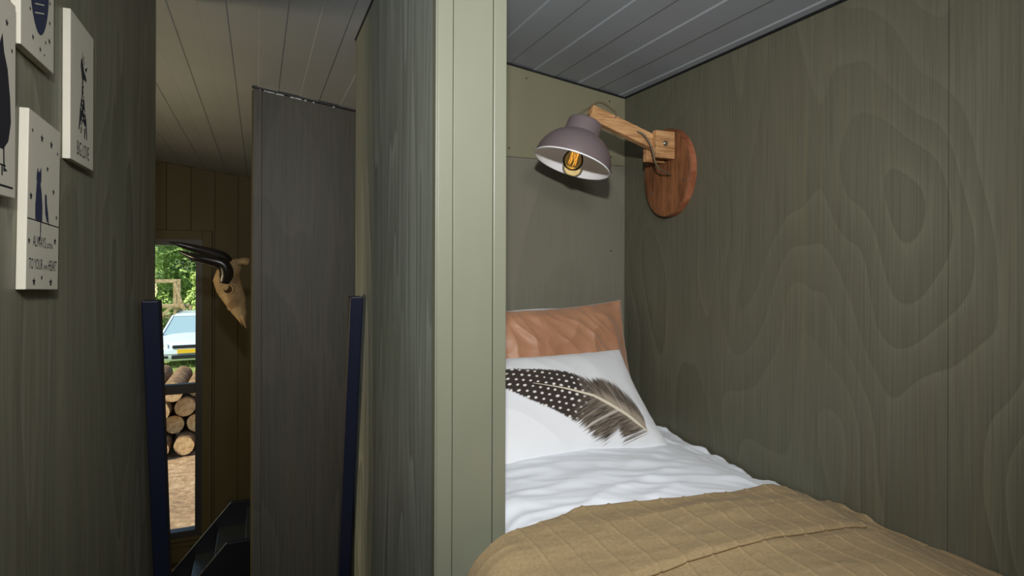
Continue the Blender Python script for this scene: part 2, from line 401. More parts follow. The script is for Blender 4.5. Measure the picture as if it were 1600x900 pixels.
fl = MB().grid(460, 90, flap).build('folded_flap', 'throw', th, smooth=True)
for o in (lob, fl):
    so = o.modifiers.new('thick', 'SOLIDIFY'); so.thickness = .006; so.offset = -1

# pillows
def pillow(name, m, P0, t, W_, H_, T_, nu, nv, seed, wr=.004, wfreq=7, roll=0, paint=None, label='', sag=0, pull=.07):
    """P0 = middle of the bottom seam, t = direction up the pillow"""
    P0 = Vector(P0); t = Vector(t).normalized(); ux = Vector((1, 0, 0)); n = ux.cross(t)   # n towards the viewer
    if roll:
        R = Matrix.Rotation(roll, 3, n); ux = R @ ux; t = R @ t
    mb = MB(); cols = []
    for side in (1, -1):
        def fn(a, b, side=side):
            u = a*2-1; v = b*2-1
            x = W_/2*u*(1-pull*(1-v*v)); y = H_/2+H_/2*v*(1-pull*1.3*(1-u*u))
            e = max(0, (1-u*u)*(1-v*v)); th_ = T_/2*e**.42
            k = min(1, e*3.5)
            th_ += k*wr*(ridged(nz(x*wfreq+seed, y*wfreq*.6, seed))+.7*ridged(nz((x+y)*wfreq*1.4, (y-x*.4)*wfreq*.7, seed+5)))
            ed = math.exp(-e*9); th_ += ed*min(1, e*60)*wr*.9*nz(x*28, y*28, seed)
            y -= sag*(1-u*u)*(v+1)/2
            if paint and side == 1: cols.append(paint(P0.x+x, y))
            elif paint: cols.append(None)
            return P0+ux*x+t*y+n*(th_*side)
        mb.grid(nu, nv, fn)
    o = mb.build(name, m, org=tuple(P0), smooth=True)
    b = bmesh.new(); b.from_mesh(o.data); bmesh.ops.remove_doubles(b, verts=b.verts, dist=1e-5) if not paint else None
    bmesh.ops.recalc_face_normals(b, faces=b.faces); b.to_mesh(o.data); b.free()
    if paint:
        at = o.data.color_attributes.new('print', 'FLOAT_COLOR', 'POINT')
        base = lin((224, 226, 229))
        for i, c in enumerate(cols): at.data[i].color = base if c is None else c
    tag(o, label, 'pillow')
    return o
WHITE = lin((224, 226, 229))
def mixc(a, b, f): return tuple(a[i]*(1-f)+b[i]*f for i in range(3))+(1,)
SP = [(-260, 470), (25, 490), (150, 505), (300, 535), (430, 565), (600, 640), (710, 700)]
UP = [(-260, 440), (-120, 425), (25, 425), (150, 428), (300, 445), (380, 468), (410, 478), (440, 470), (480, 470), (540, 492), (600, 535), (650, 580), (690, 630), (705, 680), (712, 698)]
LOW = [(-260, 480), (-100, 505), (25, 520), (150, 580), (250, 622), (330, 660), (400, 700), (460, 742), (510, 748), (560, 712), (600, 745), (650, 735), (690, 715), (712, 702)]
def feather(X, T):
    zx = 1276.7*X-617.1*T-692.9; zy = -109.8*X-1216.8*T+895.7
    if zx < -260 or zx > 716: return WHITE
    sp = seglerp(SP, zx); fluff = smooth(350, 440, zx-(.55*(zy-sp) if zy < sp else -.35*(zy-sp)))
    d = zy-sp
    # barbs sweep back from the spine; ragged outer edge
    along = zx+abs(d)*1.1
    rag = nz(along*.09, 1 if d < 0 else 7, 3)*(10+26*fluff)+nz(along*.3, 2 if d < 0 else 9, 4)*(5+12*fluff)
    top = seglerp(UP, zx)-rag*.55; bot = seglerp(LOW, zx)+rag*(.5+.6*fluff)
    quill = abs(d+2) < 1.1+5.2*smooth(150, 500, zx)*smooth(722, 640, zx)
    if quill and zx > 150: return mixc(lin((200, 190, 172)), lin((232, 222, 200)), .5+.5*nz(zx*.05, zy*.4))
    if zy < top or zy > bot: return WHITE
    edge = min(zy-top, bot-zy)
    a = smooth(0, 8+16*fluff, edge)
    dark = mixc(lin((34, 29, 28)), lin((70, 60, 54)), .5+.5*nz(zx*.3, zy*.3, 1))
    # white spots in rows along the spine
    row = (d+12)/24.; ir = round(row); px = (zx+(17 if ir % 2 else 0)+d*.25+5*nz(zx*.02, d*.05))/34.; ip = round(px)
    dx = (px-ip)*34; dy = (row-ir)*24
    rr = 4.7+1.8*nz(ip*3.1, ir*2.7)
    spot = smooth(1.25, .75, math.hypot(dx/1.35, dy)/rr)*(1 if edge > 4 and abs(d) > 5 else 0)
    spotted = mixc(dark, lin((226, 222, 214)), spot)
    st = .5+.5*nz(along*.16, d*.02, 6)+.35*nz(along*.5, d*.05, 2)
    near = smooth(55, 8, abs(d))*smooth(400, 520, zx)
    fl_ = mixc(lin((56, 47, 41)), lin((158, 145, 128)), min(1, max(0, st*1.1-.32+near*(.9 if d < 0 else .35))))
    lightgap = smooth(.15, .55, nz(along*.035, 3 if d < 0 else 8, 11))*(1 if d > 0 else .3)
    fl_ = mixc(fl_, lin((214, 208, 200)), .75*lightgap)
    c = mixc(spotted, fl_, fluff)
    return mixc(WHITE, c, a)
m = cloth('printed_cotton', (224, 226, 229), .85, 800, .08); g = N(m); at = g.node('ShaderNodeAttribute'); at.attribute_name = 'print'
g.link(at.outputs['Color'], g.b.inputs['Base Color']); M['print'] = m
pillow('pillow', 'print', (.860, 1.494, -.598), (0, .285, .272), .70, .41, .15, 420, 300, 2.0, .0034, 6, paint=feather,
       label='white pillow printed with a spotted guinea fowl feather', sag=-.0)
pillow('pillow', 'satin', (.955, 1.805, -.590), (0, .125, .43), .74, .455, .125, 220, 160, 5.5, .0105, 11, roll=math.radians(1.5),
       label='copper brown satin pillow standing behind the feather pillow', sag=.0)
pillow('pillow', 'white_cloth2', (.985, 1.957, -.598), (0, .02, .43), .56, .405, .04, 60, 50, 9.5, .003, 6, pull=-.08,
       label='plain white pillow mostly hidden behind the copper satin pillow', sag=0)

# ------------------------------------------------------------------ wall lamp
M['plate'] = woodmat('plate_brown_wood', (84, 50, 29), (138, 90, 56), (40, 60, 7))
M['arm'] = woodmat('arm_rough_wood', (142, 98, 58), (204, 160, 112), (8, 90, 90), .75)
M['shade'] = mat('shade_taupe_metal', (112, 100, 102), .38, .0, .5)
M['lining'] = mat('shade_white_enamel', (235, 236, 238), .3)
M['steel'] = mat('bolt_steel', (170, 168, 160), .3, 1)
M['cable'] = mat('cable_olive_brown', (92, 80, 60), .55)
M['brass'] = mat('socket_brass', (150, 120, 70), .35, 1)
gb = bpy.data.materials.new('bulb_amber_glass'); gb.use_nodes = True; t = gb.node_tree; t.nodes.clear()
o_ = t.nodes.new('ShaderNodeOutputMaterial'); mx = t.nodes.new('ShaderNodeMixShader'); tr = t.nodes.new('ShaderNodeBsdfTransparent')
gl = t.nodes.new('ShaderNodeBsdfGlossy'); gl.inputs['Roughness'].default_value = .05; lw = t.nodes.new('ShaderNodeFresnel'); lw.inputs[0].default_value = 1.22
tr.inputs[0].default_value = (1, .86, .52, 1)
t.links.new(lw.outputs[0], mx.inputs[0]); t.links.new(tr.outputs[0], mx.inputs[1]); t.links.new(gl.outputs[0], mx.inputs[2]); t.links.new(mx.outputs[0], o_.inputs[0])
M['bulb'] = gb
M['filament'] = mat('filament_glow', (255, 190, 90), .5, emit=(255, 190, 90), estr=1.2)

lamp = thing('wall_lamp', (XR, 1.70, .327), 'taupe metal dome lamp on a wooden arm with oval wooden wall plate', 'lamp')
oval = []
for k in range(56):
    a = 2*math.pi*k/56; oval.append((.128*math.cos(a), .158*math.sin(a)*(1+.05*math.cos(a))))
def plate_pts(sc, x): return [(x, 1.700+a*sc, .327+b*sc) for a, b in oval]
mb = MB(); n = len(oval); eb = MB()
rings_ = [plate_pts(1, XR-.0005), plate_pts(1.0, XR-.028), plate_pts(.985, XR-.0315), plate_pts(.96, XR-.0325)]
mb.add(sum(rings_, []), [tuple(range(n)), tuple(range(3*n, 4*n))]+[(r*n+i, r*n+(i+1) % n, (r+1)*n+(i+1) % n, (r+1)*n+i) for r in range(3) for i in range(n)])
pl = mb.build('wall_plate', 'plate', lamp, smooth=True, auto=.6)
M['plate_edge'] = woodmat('plate_edge_reddish', (120, 66, 42), (168, 108, 76), (20, 20, 20))
rr_ = [plate_pts(1.004, XR-.001), plate_pts(1.006, XR-.014), plate_pts(1.003, XR-.027)]
eb.add(sum(rr_, []), [(r*n+i, r*n+(i+1) % n, (r+1)*n+(i+1) % n, (r+1)*n+i) for r in range(2) for i in range(n)])
eb.build('plate_edge', 'plate_edge', pl, smooth=True)
for sy, sz in ((1.60, .285), (1.775, .262)):
    MB().lathe([(0, .0015), (.004, .001), (.0045, 0)], (XR-.0325, sy, sz), (-1, 0, 0), 12).build('screw', 'steel', pl)
XP = XR-.0325
MB().box(1.262, XP, 1.648, 1.670, .368, .463).build('clamp_block', 'arm', lamp, bevel=.002)
MB().box(1.262, XP, 1.702, 1.724, .362, .455).build('clamp_block', 'arm', lamp, bevel=.002)
MB().bar((1.335, 1.686, .407), (1.012, 1.676, .502), .030, .050).build('arm', 'arm', lamp, bevel=.003)
bo = MB().lathe([(0, .006), (.005, .0055), (.006, .003), (.006, 0), (.010, 0), (.010, -.002)], (1.300, 1.646, .419), (0, -1, 0), 14).build('bolt', 'steel', lamp)
MB().lathe([(0, .012), (.003, .0115), (.003, .004)], (1.300, 1.646, .419), (0, -1, 0), 10).build('bolt_tip', 'steel', bo)
F_ = Vector((math.sin(YAW), math.cos(YAW), 0)); R_ = Vector((math.cos(YAW), -math.sin(YAW), 0)); U_ = Vector((0, 0, 1))
AX = (-.33*R_-.12*F_-U_).normalized()
RC = Vector((.947, 1.68, .327))
prof = [(.128, 0), (.1280, .010), (.1245, .030), (.116, .052), (.103, .072), (.086, .089), (.070, .099), (.062, .104), (.0605, .110), (.0580, .143), (.0555, .150), (.050, .1535), (.015, .156), (.0001, .156)]
sh = MB().lathe(prof, RC, -AX, 64).build('lamp_shade', 'shade', lamp, smooth=True, fix=True, auto=.75)
inner = [(r-.0016, h-(.0002 if r > .1 else .002)) for r, h in prof[:9]]+[(.0001, .108)]
MB().lathe(inner, RC, -AX, 64).build('shade_lining', 'lining', sh, smooth=True, fix=False)
MB().lathe([(.1264, .0003), (.1264, -.0012), (.1287, -.0012), (.1287, .003)], RC, -AX, 64).build('shade_rim', 'lining', sh, smooth=True)
ES = [(.0001, -.020), (.010, -.019), (.020, -.014), (.028, -.003), (.031, .010), (.029, .024), (.022, .040), (.015, .053), (.0125, .062)]
bl = MB().lathe([(r*1.12, h) for r, h in ES], RC, -AX, 32).build('bulb', 'bulb', lamp, smooth=True)
MB().lathe([(.0001, .066), (.014, .066), (.016, .070), (.016, .105), (.0001, .105)], RC, -AX, 24).build('socket', 'brass', bl, smooth=True, auto=.7)
fu = AX.orthogonal().normalized(); fw = AX.cross(fu); fm = MB()
for k in range(6):
    a = 2*math.pi*k/6; c0 = RC-AX*.055+(fu*math.cos(a)+fw*math.sin(a))*.004
    p1 = RC-AX*(-.002)+(fu*math.cos(a)+fw*math.sin(a))*.012; p2 = RC-AX*.040+(fu*math.cos(a+.5)+fw*math.sin(a+.5))*.012
    fm.tube([c0, p2, p1, RC-AX*.038+(fu*math.cos(a+1)+fw*math.sin(a+1))*.010], .0007, 5)
fm.build('filament', 'filament', bl)
NT = RC-AX*.156
def bez(pts, n=10):
    out = []; P = [Vector(p) for p in pts]; P = [P[0]*2-P[1]]+P+[P[-1]*2-P[-2]]
    for i in range(1, len(P)-2):
        for k in range(n):
            t_ = k/n; out.append(.5*((2*P[i])+(P[i+1]-P[i-1])*t_+(2*P[i-1]-5*P[i]+4*P[i+1]-P[i+2])*t_**2+(3*P[i]-P[i-1]-3*P[i+1]+P[i+2])*t_**3))
    out.append(P[-2]); return out
MB().lathe([(.012, 0), (.012, .010), (.007, .014), (.0001, .014)], NT, -AX, 16).build('shade_nipple', 'steel', lamp, smooth=True, auto=.7)
MB().bar(NT-AX*.006, (1.03, 1.678, .510), .010, .012).build('hinge_bracket', 'steel', lamp, bevel=.001)
MB().tube(bez([NT+(-.02)*R_-AX*-.002, NT+(-.022)*R_+U_*.02, NT+U_*.036, (1.045, 1.668, .538), (1.095, 1.664, .517), (1.108, 1.665, .503), (1.104, 1.667, .490)]), .0034, 8).build('cable', 'cable', lamp, smooth=True)
MB().tube(bez([(1.195, 1.668, .455), (1.215, 1.655, .442), (1.238, 1.646, .405), (1.250, 1.640, .355), (1.270, 1.645, .330), (1.31, 1.655, .318), (XP+.002, 1.670, .313)]), .0034, 8).build('cable', 'cable', lamp, smooth=True)

# ------------------------------------------------------------------ picture blocks on the left wall
M['canvas'] = painted('canvas_board_cream', (196, 192, 176), .6, 5, 6)
M['ink'] = mat('ink_navy_black', (26, 27, 38), .6)
M['ink_blue'] = mat('ink_blue', (40, 46, 74), .6)
XF = XL+.0125
def txt(parent, body, a, b, w, h, Fn, m='ink', name='lettering'):
    c = bpy.data.curves.new('t', 'FONT'); c.body = body; c.size = 1; c.resolution_u = 2
    to = bpy.data.objects.new('t', c); COL.objects.link(to); bpy.context.view_layer.update()
    me = to.to_mesh(); vs = [v.co.copy() for v in me.vertices]; fs = [tuple(p.vertices) for p in me.polygons]; to.to_mesh_clear()
    bpy.data.objects.remove(to); bpy.data.curves.remove(c)
    x0 = min(v.x for v in vs); x1 = max(v.x for v in vs); y0 = min(v.y for v in vs); y1 = max(v.y for v in vs)
    MB().add([Fn(a+(v.x-x0)/(x1-x0)*w, b+(v.y-y0)/(y1-y0)*h) for v in vs], fs).build(name, m, parent, fix=False)
def star(a, b, r):
    return [(a+math.sin(k*math.pi/5)*(r if k % 2 == 0 else r*.42), b+math.cos(k*math.pi/5)*(r if k % 2 == 0 else r*.42)) for k in range(10)]
def block(y0, z0, W_, H_, tilt, label):
    c = Vector((0, y0+W_/2, z0+H_/2)); ct, st = math.cos(tilt), math.sin(tilt)
    def P(a, b, x=XF):
        da, db = a-W_/2, b-H_/2; return Vector((x, c.y+da*ct-db*st, c.z+da*st+db*ct))
    root = thing('picture_block', (XL, c.y, z0), label, 'picture', 'printed picture blocks on the left wall')
    mb = MB().hexa([P(0, 0, XL+.0004), P(W_, 0, XL+.0004), P(W_, H_, XL+.0004), P(0, H_, XL+.0004), P(0, 0), P(W_, 0), P(W_, H_), P(0, H_)])
    mb.build('board', 'canvas', root, bevel=.0012)
    Fn = lambda a, b: P(a, b, XF+.0004)
    def poly(name, pts_list, m='ink'):
        q = MB()
        for pts in pts_list: q.add([Fn(a*W_, (1-b)*H_) for a, b in pts], [tuple(range(len(pts)))])
        bm = bmesh.new(); o = q.build(name, m, root, fix=False); bm.from_mesh(o.data); bmesh.ops.triangulate(bm, faces=bm.faces); bm.to_mesh(o.data); bm.free()
        return o
    return root, poly, Fn, W_, H_
def stars(lst): return [[(a, b) for a, b in star(x, y, .001)] for x, y, r in lst]
def starlist(W_, H_, lst): return [[(x+dx/W_, y-dy/H_) for dx, dy in star(0, 0, r)] for x, y, r in lst]
# giraffe
r, poly, Fn, w, h = block(1.268, .184, .158, .268, 0, 'cream picture block with a giraffe and the words BIG LOVE')
neck = [(.43, .24), (.47, .23), (.50, .27), (.55, .33), (.63, .36), (.66, .39), (.63, .41), (.56, .40), (.53, .42), (.55, .55), (.60, .68), (.66, .76), (.70, .92), (.67, .93), (.63, .82), (.60, .93), (.57, .93), (.56, .80), (.48, .78), (.44, .90), (.41, .90), (.42, .78), (.35, .88), (.32, .88), (.36, .76), (.38, .68), (.45, .55), (.46, .42), (.42, .34), (.40, .30)]
poly('giraffe_print', [[(a, .06+b*.80) for a, b in neck]]+[[(.47, .20), (.49, .20), (.50, .25), (.48, .25)], [(.54, .22), (.56, .21), (.55, .28), (.53, .28)], [(.58, .30), (.70, .27), (.64, .32)]])
random.seed(5)
sp_ = []
for k in range(26):
    b = .40+random.random()*.34; wd_ = .02+.12*max(0, (b-.45)/.3); a = .50+random.uniform(-1, 1)*wd_; s_ = .013+random.random()*.012
    sp_.append([(a-s_, b), (a, b-s_*.6), (a+s_, b), (a+s_*.4, b+s_*.7), (a-s_*.6, b+s_*.6)])
q = MB()
for pts in sp_: q.add([Fn(a*w, (1-b)*h)+Vector((.0003, 0, 0)) for a, b in pts], [tuple(range(len(pts)))])
q.build('coat_patches', 'canvas', r, fix=False)
txt(r, 'BIG LOVE', .26*w, .055*h, .52*w, .10*h, Fn)
# cat and bird
r, poly, Fn, w, h = block(1.058, -.044, .148, .266, math.radians(-2.6), 'cream picture block with a cat and bird sitting on a line, lowest on the wall')
cat = [(.24, .345), (.27, .30), (.30, .325), (.33, .32), (.37, .29), (.38, .335), (.38, .37), (.36, .39), (.40, .44), (.43, .52), (.43, .60), (.40, .605), (.40, .66), (.385, .71), (.35, .72), (.34, .705), (.37, .69), (.375, .605), (.22, .60), (.215, .52), (.24, .42), (.25, .385), (.235, .37)]
poly('cat_print', [cat], 'ink_blue')
poly('bird_print', [[(.50, .445), (.53, .43), (.56, .445), (.565, .48), (.61, .54), (.63, .58), (.66, .625), (.60, .59), (.58, .60), (.52, .55), (.505, .49)], [(.58, .59), (.59, .59), (.59, .61), (.58, .61)]], 'ink_blue')
poly('line_print', [[(0, .604), (1, .604), (1, .610), (0, .610)]])
poly('star_print', starlist(w, h, [(.10, .11, .004), (.38, .12, .0075), (.68, .12, .0075), (.90, .15, .004), (.57, .28, .0055), (.78, .40, .006), (.09, .48, .007), (.90, .55, .005), (.86, .70, .007), (.06, .73, .0055), (.22, .955, .0075), (.45, .93, .005), (.74, .955, .008)]))
txt(r, 'ALWAYS', .17*w, .245*h, .38*w, .062*h, Fn); txt(r, 'LISTEN', .58*w, .248*h, .20*w, .030*h, Fn)
txt(r, 'TO YOUR', .07*w, .115*h, .40*w, .062*h, Fn); txt(r, 'OWN', .50*w, .118*h, .12*w, .028*h, Fn); txt(r, 'HEART', .65*w, .115*h, .28*w, .062*h, Fn)
# blue oval
r, poly, Fn, w, h = block(1.030, .307, .145, .268, 0, 'cream picture block with a hatched dark blue oval and tiny stars, highest on the wall')
poly('oval_print', [[(.52+.30*math.cos(a)*(1-.12*math.sin(a)), .58+.27*math.sin(a)) for a in [k*2*math.pi/32 for k in range(32)]], [(.44, .30), (.40, .20), (.48, .25), (.52, .16), (.56, .25), (.64, .20), (.60, .31)]], 'ink_blue')
q = MB()
for k in range(8):
    b = .40+.05*k
    q.add([Fn(a*w, (1-bb)*h)+Vector((.0003, 0, 0)) for a, bb in ((.38, b), (.66, b-.05), (.66, b-.043), (.38, b+.007))], [(0, 1, 2, 3)])
q.build('hatching', 'canvas', r, fix=False)
poly('star_print', starlist(w, h, [(.12, .72, .004), (.25, .76, .004), (.33, .90, .005), (.55, .93, .005), (.72, .86, .004), (.84, .83, .006), (.86, .60, .004), (.88, .45, .004), (.10, .45, .004), (.14, .25, .004), (.85, .25, .004), (.68, .94, .003), (.85, .72, .0045)]))
# dark figure at the picture's left edge
r, poly, Fn, w, h = block(.866, .0865, .146, .266, 0, 'cream picture block with a large black figure, cut off by the left edge')
poly('figure_print', [[(.30, .30), (.34, .22), (.40, .28), (.60, .28), (.68, .20), (.72, .29), (.80, .36), (.86, .50), (.88, .62), (.82, .72), (.70, .77), (.40, .77), (.24, .68), (.20, .50), (.24, .38)], [(.48, .77), (.51, .77), (.51, .90), (.48, .90)], [(.70, .76), (.73, .76), (.74, .86), (.80, .87), (.71, .88)]])
poly('line_print', [[(.10, .945), (.93, .945), (.93, .955), (.10, .955)]])
poly('star_print', starlist(w, h, [(.78, .13, .006), (.50, .10, .005), (.25, .14, .005), (.90, .25, .004)]))
txt(r, 'T', .60*w, .10*h, .16*w, .055*h, Fn)

# ------------------------------------------------------------------ ladder rails at the loft edge
lad = thing('loft_ladder', (.008, 2.68, FLOOR), 'navy blue ladder leaning on the loft edge, its two rails flanking the passage', 'ladder')
def lad_y(z): return 1.965+(-.113-z)*.27/1.045
def rail(xa, xb):
    z1, z0 = -.113, FLOOR; d = .062
    mb = MB(); ch = .006
    mb.hexa([(xa, lad_y(z0), z0), (xb, lad_y(z0), z0), (xb, lad_y(z0)+d, z0), (xa, lad_y(z0)+d, z0), (xa, lad_y(z1), z1), (xb, lad_y(z1), z1), (xb, lad_y(z1)+d, z1), (xa, lad_y(z1)+d, z1)])
    return mb.build('rail', 'navy', lad, bevel=.004)
rail(-.309, -.264); rail(.279, .3205)
z = -1.32
while z > FLOOR+.1:
    y = lad_y(z); MB().box(-.264, .279, y+.004, y+.060, z-.014, z+.014).build('rung', 'navy', lad, bevel=.003); z -= .27

# ------------------------------------------------------------------ steep stair beyond the closet
M['tread'] = mat('stair_tread_dark', (46, 52, 54), .28); g = N(M['tread'])
g.color(g.ramp(g.noise(g.coord(), 160, 3, .7), [(.45, (20, 23, 25)), (.68, (96, 108, 108))]))
st = thing('staircase', (-.5, 5.0, FLOOR), 'dark navy stair with slanted side boards, half hidden by the closet wall', 'staircase')
def side(y):
    pts = [(-.20, -2.0), (.62, -2.0), (.62, -2.25), (-.085, -2.25), (-.62, FLOOR), (-1.02, FLOOR), (-.98, -2.90)]
    return MB().prism(pts, lambda a, b, c: (a, y+c, b), .034).build('side_board', 'navy_dark', st, bevel=.003)
side(4.60); side(5.37)
for k in range(4):
    z = FLOOR+.19*(k+1); x = -.80+.165*(k+.2)
    MB().box(x-.02, x+.19, 4.635, 5.37, z-.03, z).build('tread', 'tread', st, bevel=.003)
MB().box(-.08, .62, 4.635, 5.37, -2.08, -2.05).build('landing', 'tread', st, bevel=.003)
M['coir'] = mat('coir_brown', (120, 88, 56), .95); g = N(M['coir'])
g.color(g.ramp(g.noise(g.coord(), 55, 3, .8), [(.35, (60, 40, 24)), (.55, (150, 110, 70)), (.7, (200, 170, 120))])); g.bump(g.noise(g.coord(), 90, 2), .8, .01)
mtb = MB().grid(60, 36, lambda u, v: (-1.25+.62*u, 6.02+.38*v, FLOOR+.022+.006*nz(u*60, v*40)))
mt = mtb.build('doormat', 'coir', org=(-.94, 6.2, FLOOR), smooth=True); so = mt.modifiers.new('t', 'SOLIDIFY'); so.thickness = .02; so.offset = -1
tag(mt, 'brown coir doormat on the floor under the tall window', 'doormat')

# ------------------------------------------------------------------ horned skull on the closet side
M['bone'] = woodmat('bone', (118, 94, 62), (170, 146, 106), (18, 18, 18), .7)
M['socket'] = mat('socket_brown', (52, 38, 26), .95, spec=.05); M['horn'] = mat('horn_black', (20, 18, 18), .3)
SY = 3.62
sk = thing('horned_skull', (-.03, SY, -.1), 'antelope skull with long black horns hung on the closet side', 'skull')
# cranium: lofted sections from crown to nose, in profile facing -X
secs = [((-.115, SY, .012), .050, .045), ((-.150, SY, -.030), .062, .058), ((-.165, SY, -.085), .064, .062), ((-.150, SY, -.150), .060, .050), ((-.120, SY, -.215), .050, .038), ((-.100, SY, -.265), .036, .030), ((-.082, SY, -.305), .022, .022), ((-.070, SY, -.345), .008, .010)]
mb = MB(); o = 0
for c, rx, ry in secs:
    for k in range(20):
        a = 2*math.pi*k/20
        mb.v.append(Vector((c[0]+rx*math.cos(a)*(1 if math.cos(a) < 0 else 1.15), c[1]+ry*math.sin(a), c[2]+.018*math.cos(a))))
for i in range(len(secs)-1):
    for k in range(20):
        a = i*20+k; b = i*20+(k+1) % 20; mb.f.append((a, b, b+20, a+20))
mb.f += [tuple(range(20)), tuple(range((len(secs)-1)*20, len(secs)*20))]
cr = mb.build('cranium', 'bone', sk, smooth=True)
MB().lathe([(.0001, -.001), (.016, -.001), (.022, .002), (.024, -.02)], (-.150, SY-.052, -.150), (-.25, -1, 0), 18).build('eye_socket', 'socket', cr, smooth=True)
MB().lathe([(.020, .001), (.026, .006), (.030, .001), (.031, -.012)], (-.150, SY-.051, -.150), (-.25, -1, 0), 20).build('eye_ring', 'bone', cr, smooth=True)
MB().tube(bez([(-.10, SY-.02, -.235), (-.135, SY-.01, -.262), (-.152, SY, -.245)], 5), [.014]*5+[.012]*5+[.006], 8).build('nasal_bone', 'bone', cr, smooth=True)
MB().tube(bez([(-.13, SY-.03, -.005), (-.075, SY-.035, .005), (-.045, SY-.03, .0)], 6), [.020]*6+[.022]*6+[.012], 10).build('occipital_ridge', 'bone', cr, smooth=True)
MB().tube(bez([(-.078, SY-.012, -.30), (-.070, SY-.016, -.335), (-.060, SY-.012, -.372)], 5), [.016-.0013*i for i in range(11)], 8).build('snout_tip', 'bone', cr, smooth=True)
def horn(y, pts):
    P = bez([(a, y+dy_, b) for a, dy_, b in pts], 8); n_ = len(P)-1
    MB().tube(P, [.037*(1-.25*(i/n_)-.75*(i/n_)**2.2)+.0015 for i in range(n_+1)], 14).build('horn', 'horn', sk, smooth=True)
horn(SY+.045, [(-.165, -.02, -.07), (-.160, 0, -.02), (-.178, .01, .022), (-.235, .015, .050), (-.33, .015, .078), (-.40, 0, .098), (-.450, -.01, .110)])
horn(SY-.045, [(-.165, .02, -.105), (-.158, 0, -.055), (-.178, -.01, -.010), (-.235, -.015, .010), (-.305, -.015, .026), (-.355, 0, .044), (-.395, .01, .062)])

# ------------------------------------------------------------------ outdoors
GZ = -3.12
M['dirt'] = mat('ground', (170, 140, 104), .95); g = N(M['dirt'])
n1 = g.noise(g.coord(), 9, 6, .75); n2 = g.noise(g.coord(), .8, 3)
dirt = g.ramp(g.math('ADD', g.math('MULTIPLY', n1, .7), g.math('MULTIPLY', n2, .3)), [(.36, (112, 86, 60)), (.52, (168, 136, 102)), (.64, (206, 184, 152))])
grass = g.ramp(n1, [(.35, (110, 124, 58)), (.65, (176, 184, 110))])
sep = g.node('ShaderNodeSeparateXYZ'); g.link(g.coord(), sep.inputs[0])
fy = g.math('ADD', sep.outputs['Y'], g.math('MULTIPLY', n2, 4)); k = g.node('ShaderNodeMapRange'); k.inputs[1].default_value = 15.6; k.inputs[2].default_value = 17.2
g.link(fy, k.inputs[0]); g.color(g.mix(k.outputs[0], dirt, grass)); g.bump(n1, .6, .03)
def gz(x, y): return GZ+.03*nz(x*1.5, y*1.5)+.02*nz(x*5, y*5)
struct(MB().grid(120, 160, lambda u, v: (-16+28*u, YF+.12+42*v, gz(-16+28*u, YF+.12+42*v))), 'ground', 'dirt', 'bare brown earth turning to grass outside the window', smooth=True, fix=False)
# grass tufts round the car
gm_ = MB(); random.seed(11)
for k in range(2600):
    x = random.uniform(-5, 1.5); y = random.uniform(14.6, 22); h = random.uniform(.05, .16); a = random.uniform(0, 6.3); z = gz(x, y); w_ = .012
    dx, dy = math.cos(a)*w_, math.sin(a)*w_; l = random.uniform(-.05, .05)
    gm_.add([(x-dx, y-dy, z-.01), (x+dx, y+dy, z-.01), (x+l, y+l*.6, z+h)], [(0, 1, 2)])
M['blade'] = mat('grass_blade', (156, 170, 84), .8)
tag(gm_.build('grass', 'blade', fix=False), 'pale green grass growing in front of the parked car', 'grass', kind='stuff')
# log pile
M['bark'] = woodmat('log_bark', (92, 66, 44), (150, 118, 84), (8, 8, 8), .9)
M['cut'] = mat('log_cut_end', (216, 184, 136), .85); g = N(M['cut'])
g.color(g.ramp(g.noise(g.coord(), 14, 4, .7), [(.3, (150, 110, 72)), (.5, (200, 164, 118)), (.75, (226, 200, 160))]))
def log(x, y, z, r, L, yaw, label, tiltx=0):
    root = thing('log', (x, y, z-r), label, 'log', 'logs in the pile outside the window')
    d = Vector((math.sin(yaw), math.cos(yaw), tiltx)); c = Vector((x, y, z)); u = Vector((d.y, -d.x, 0)).normalized(); w = u.cross(d).normalized()
    mb = MB(); n_ = 18; ph = random.random()*9
    rad = [r*(1+.07*nz(math.cos(2*math.pi*k/n_)*1.5+ph, math.sin(2*math.pi*k/n_)*1.5, ph)) for k in range(n_)]
    ring_ = lambda t_, s_: [c+d*t_+(u*math.cos(2*math.pi*k/n_)+w*math.sin(2*math.pi*k/n_))*rad[k]*s_ for k in range(n_)]
    mb.add(ring_(0, 1)+ring_(L, .95), [(k, (k+1) % n_, n_+(k+1) % n_, n_+k) for k in range(n_)]+[tuple(range(n_, 2*n_))]).build('bark', 'bark', root, smooth=True, auto=.8)
    MB().add(ring_(-.004, .97)+ring_(.012, .985), [tuple(range(n_))]+[(k, (k+1) % n_, n_+(k+1) % n_, n_+k) for k in range(n_)]).build('cut_end', 'cut', root)
random.seed(21)
rows = [('bottom', .165, [-2.10, -1.76, -1.42, -1.08, -.74, -.40]), ('second', .455, [-1.93, -1.59, -1.25, -.91, -.57]),
        ('third', .745, [-1.76, -1.42, -1.08, -.74]), ('top', 1.035, [-1.59, -1.25, -.91])]
ORD = ['first', 'second', 'third', 'fourth', 'fifth', 'sixth']
for rn, h_, rw in rows:
    for i_, x_ in enumerate(rw):
        log(x_, 10.75+random.uniform(-.22, .22)+h_*.12, GZ+h_+.01, random.uniform(.146, .166), random.uniform(1.3, 1.7), random.uniform(-.012, .012),
            'pale sawn log, %s from left in the %s row of the log pile' % (ORD[i_], rn))
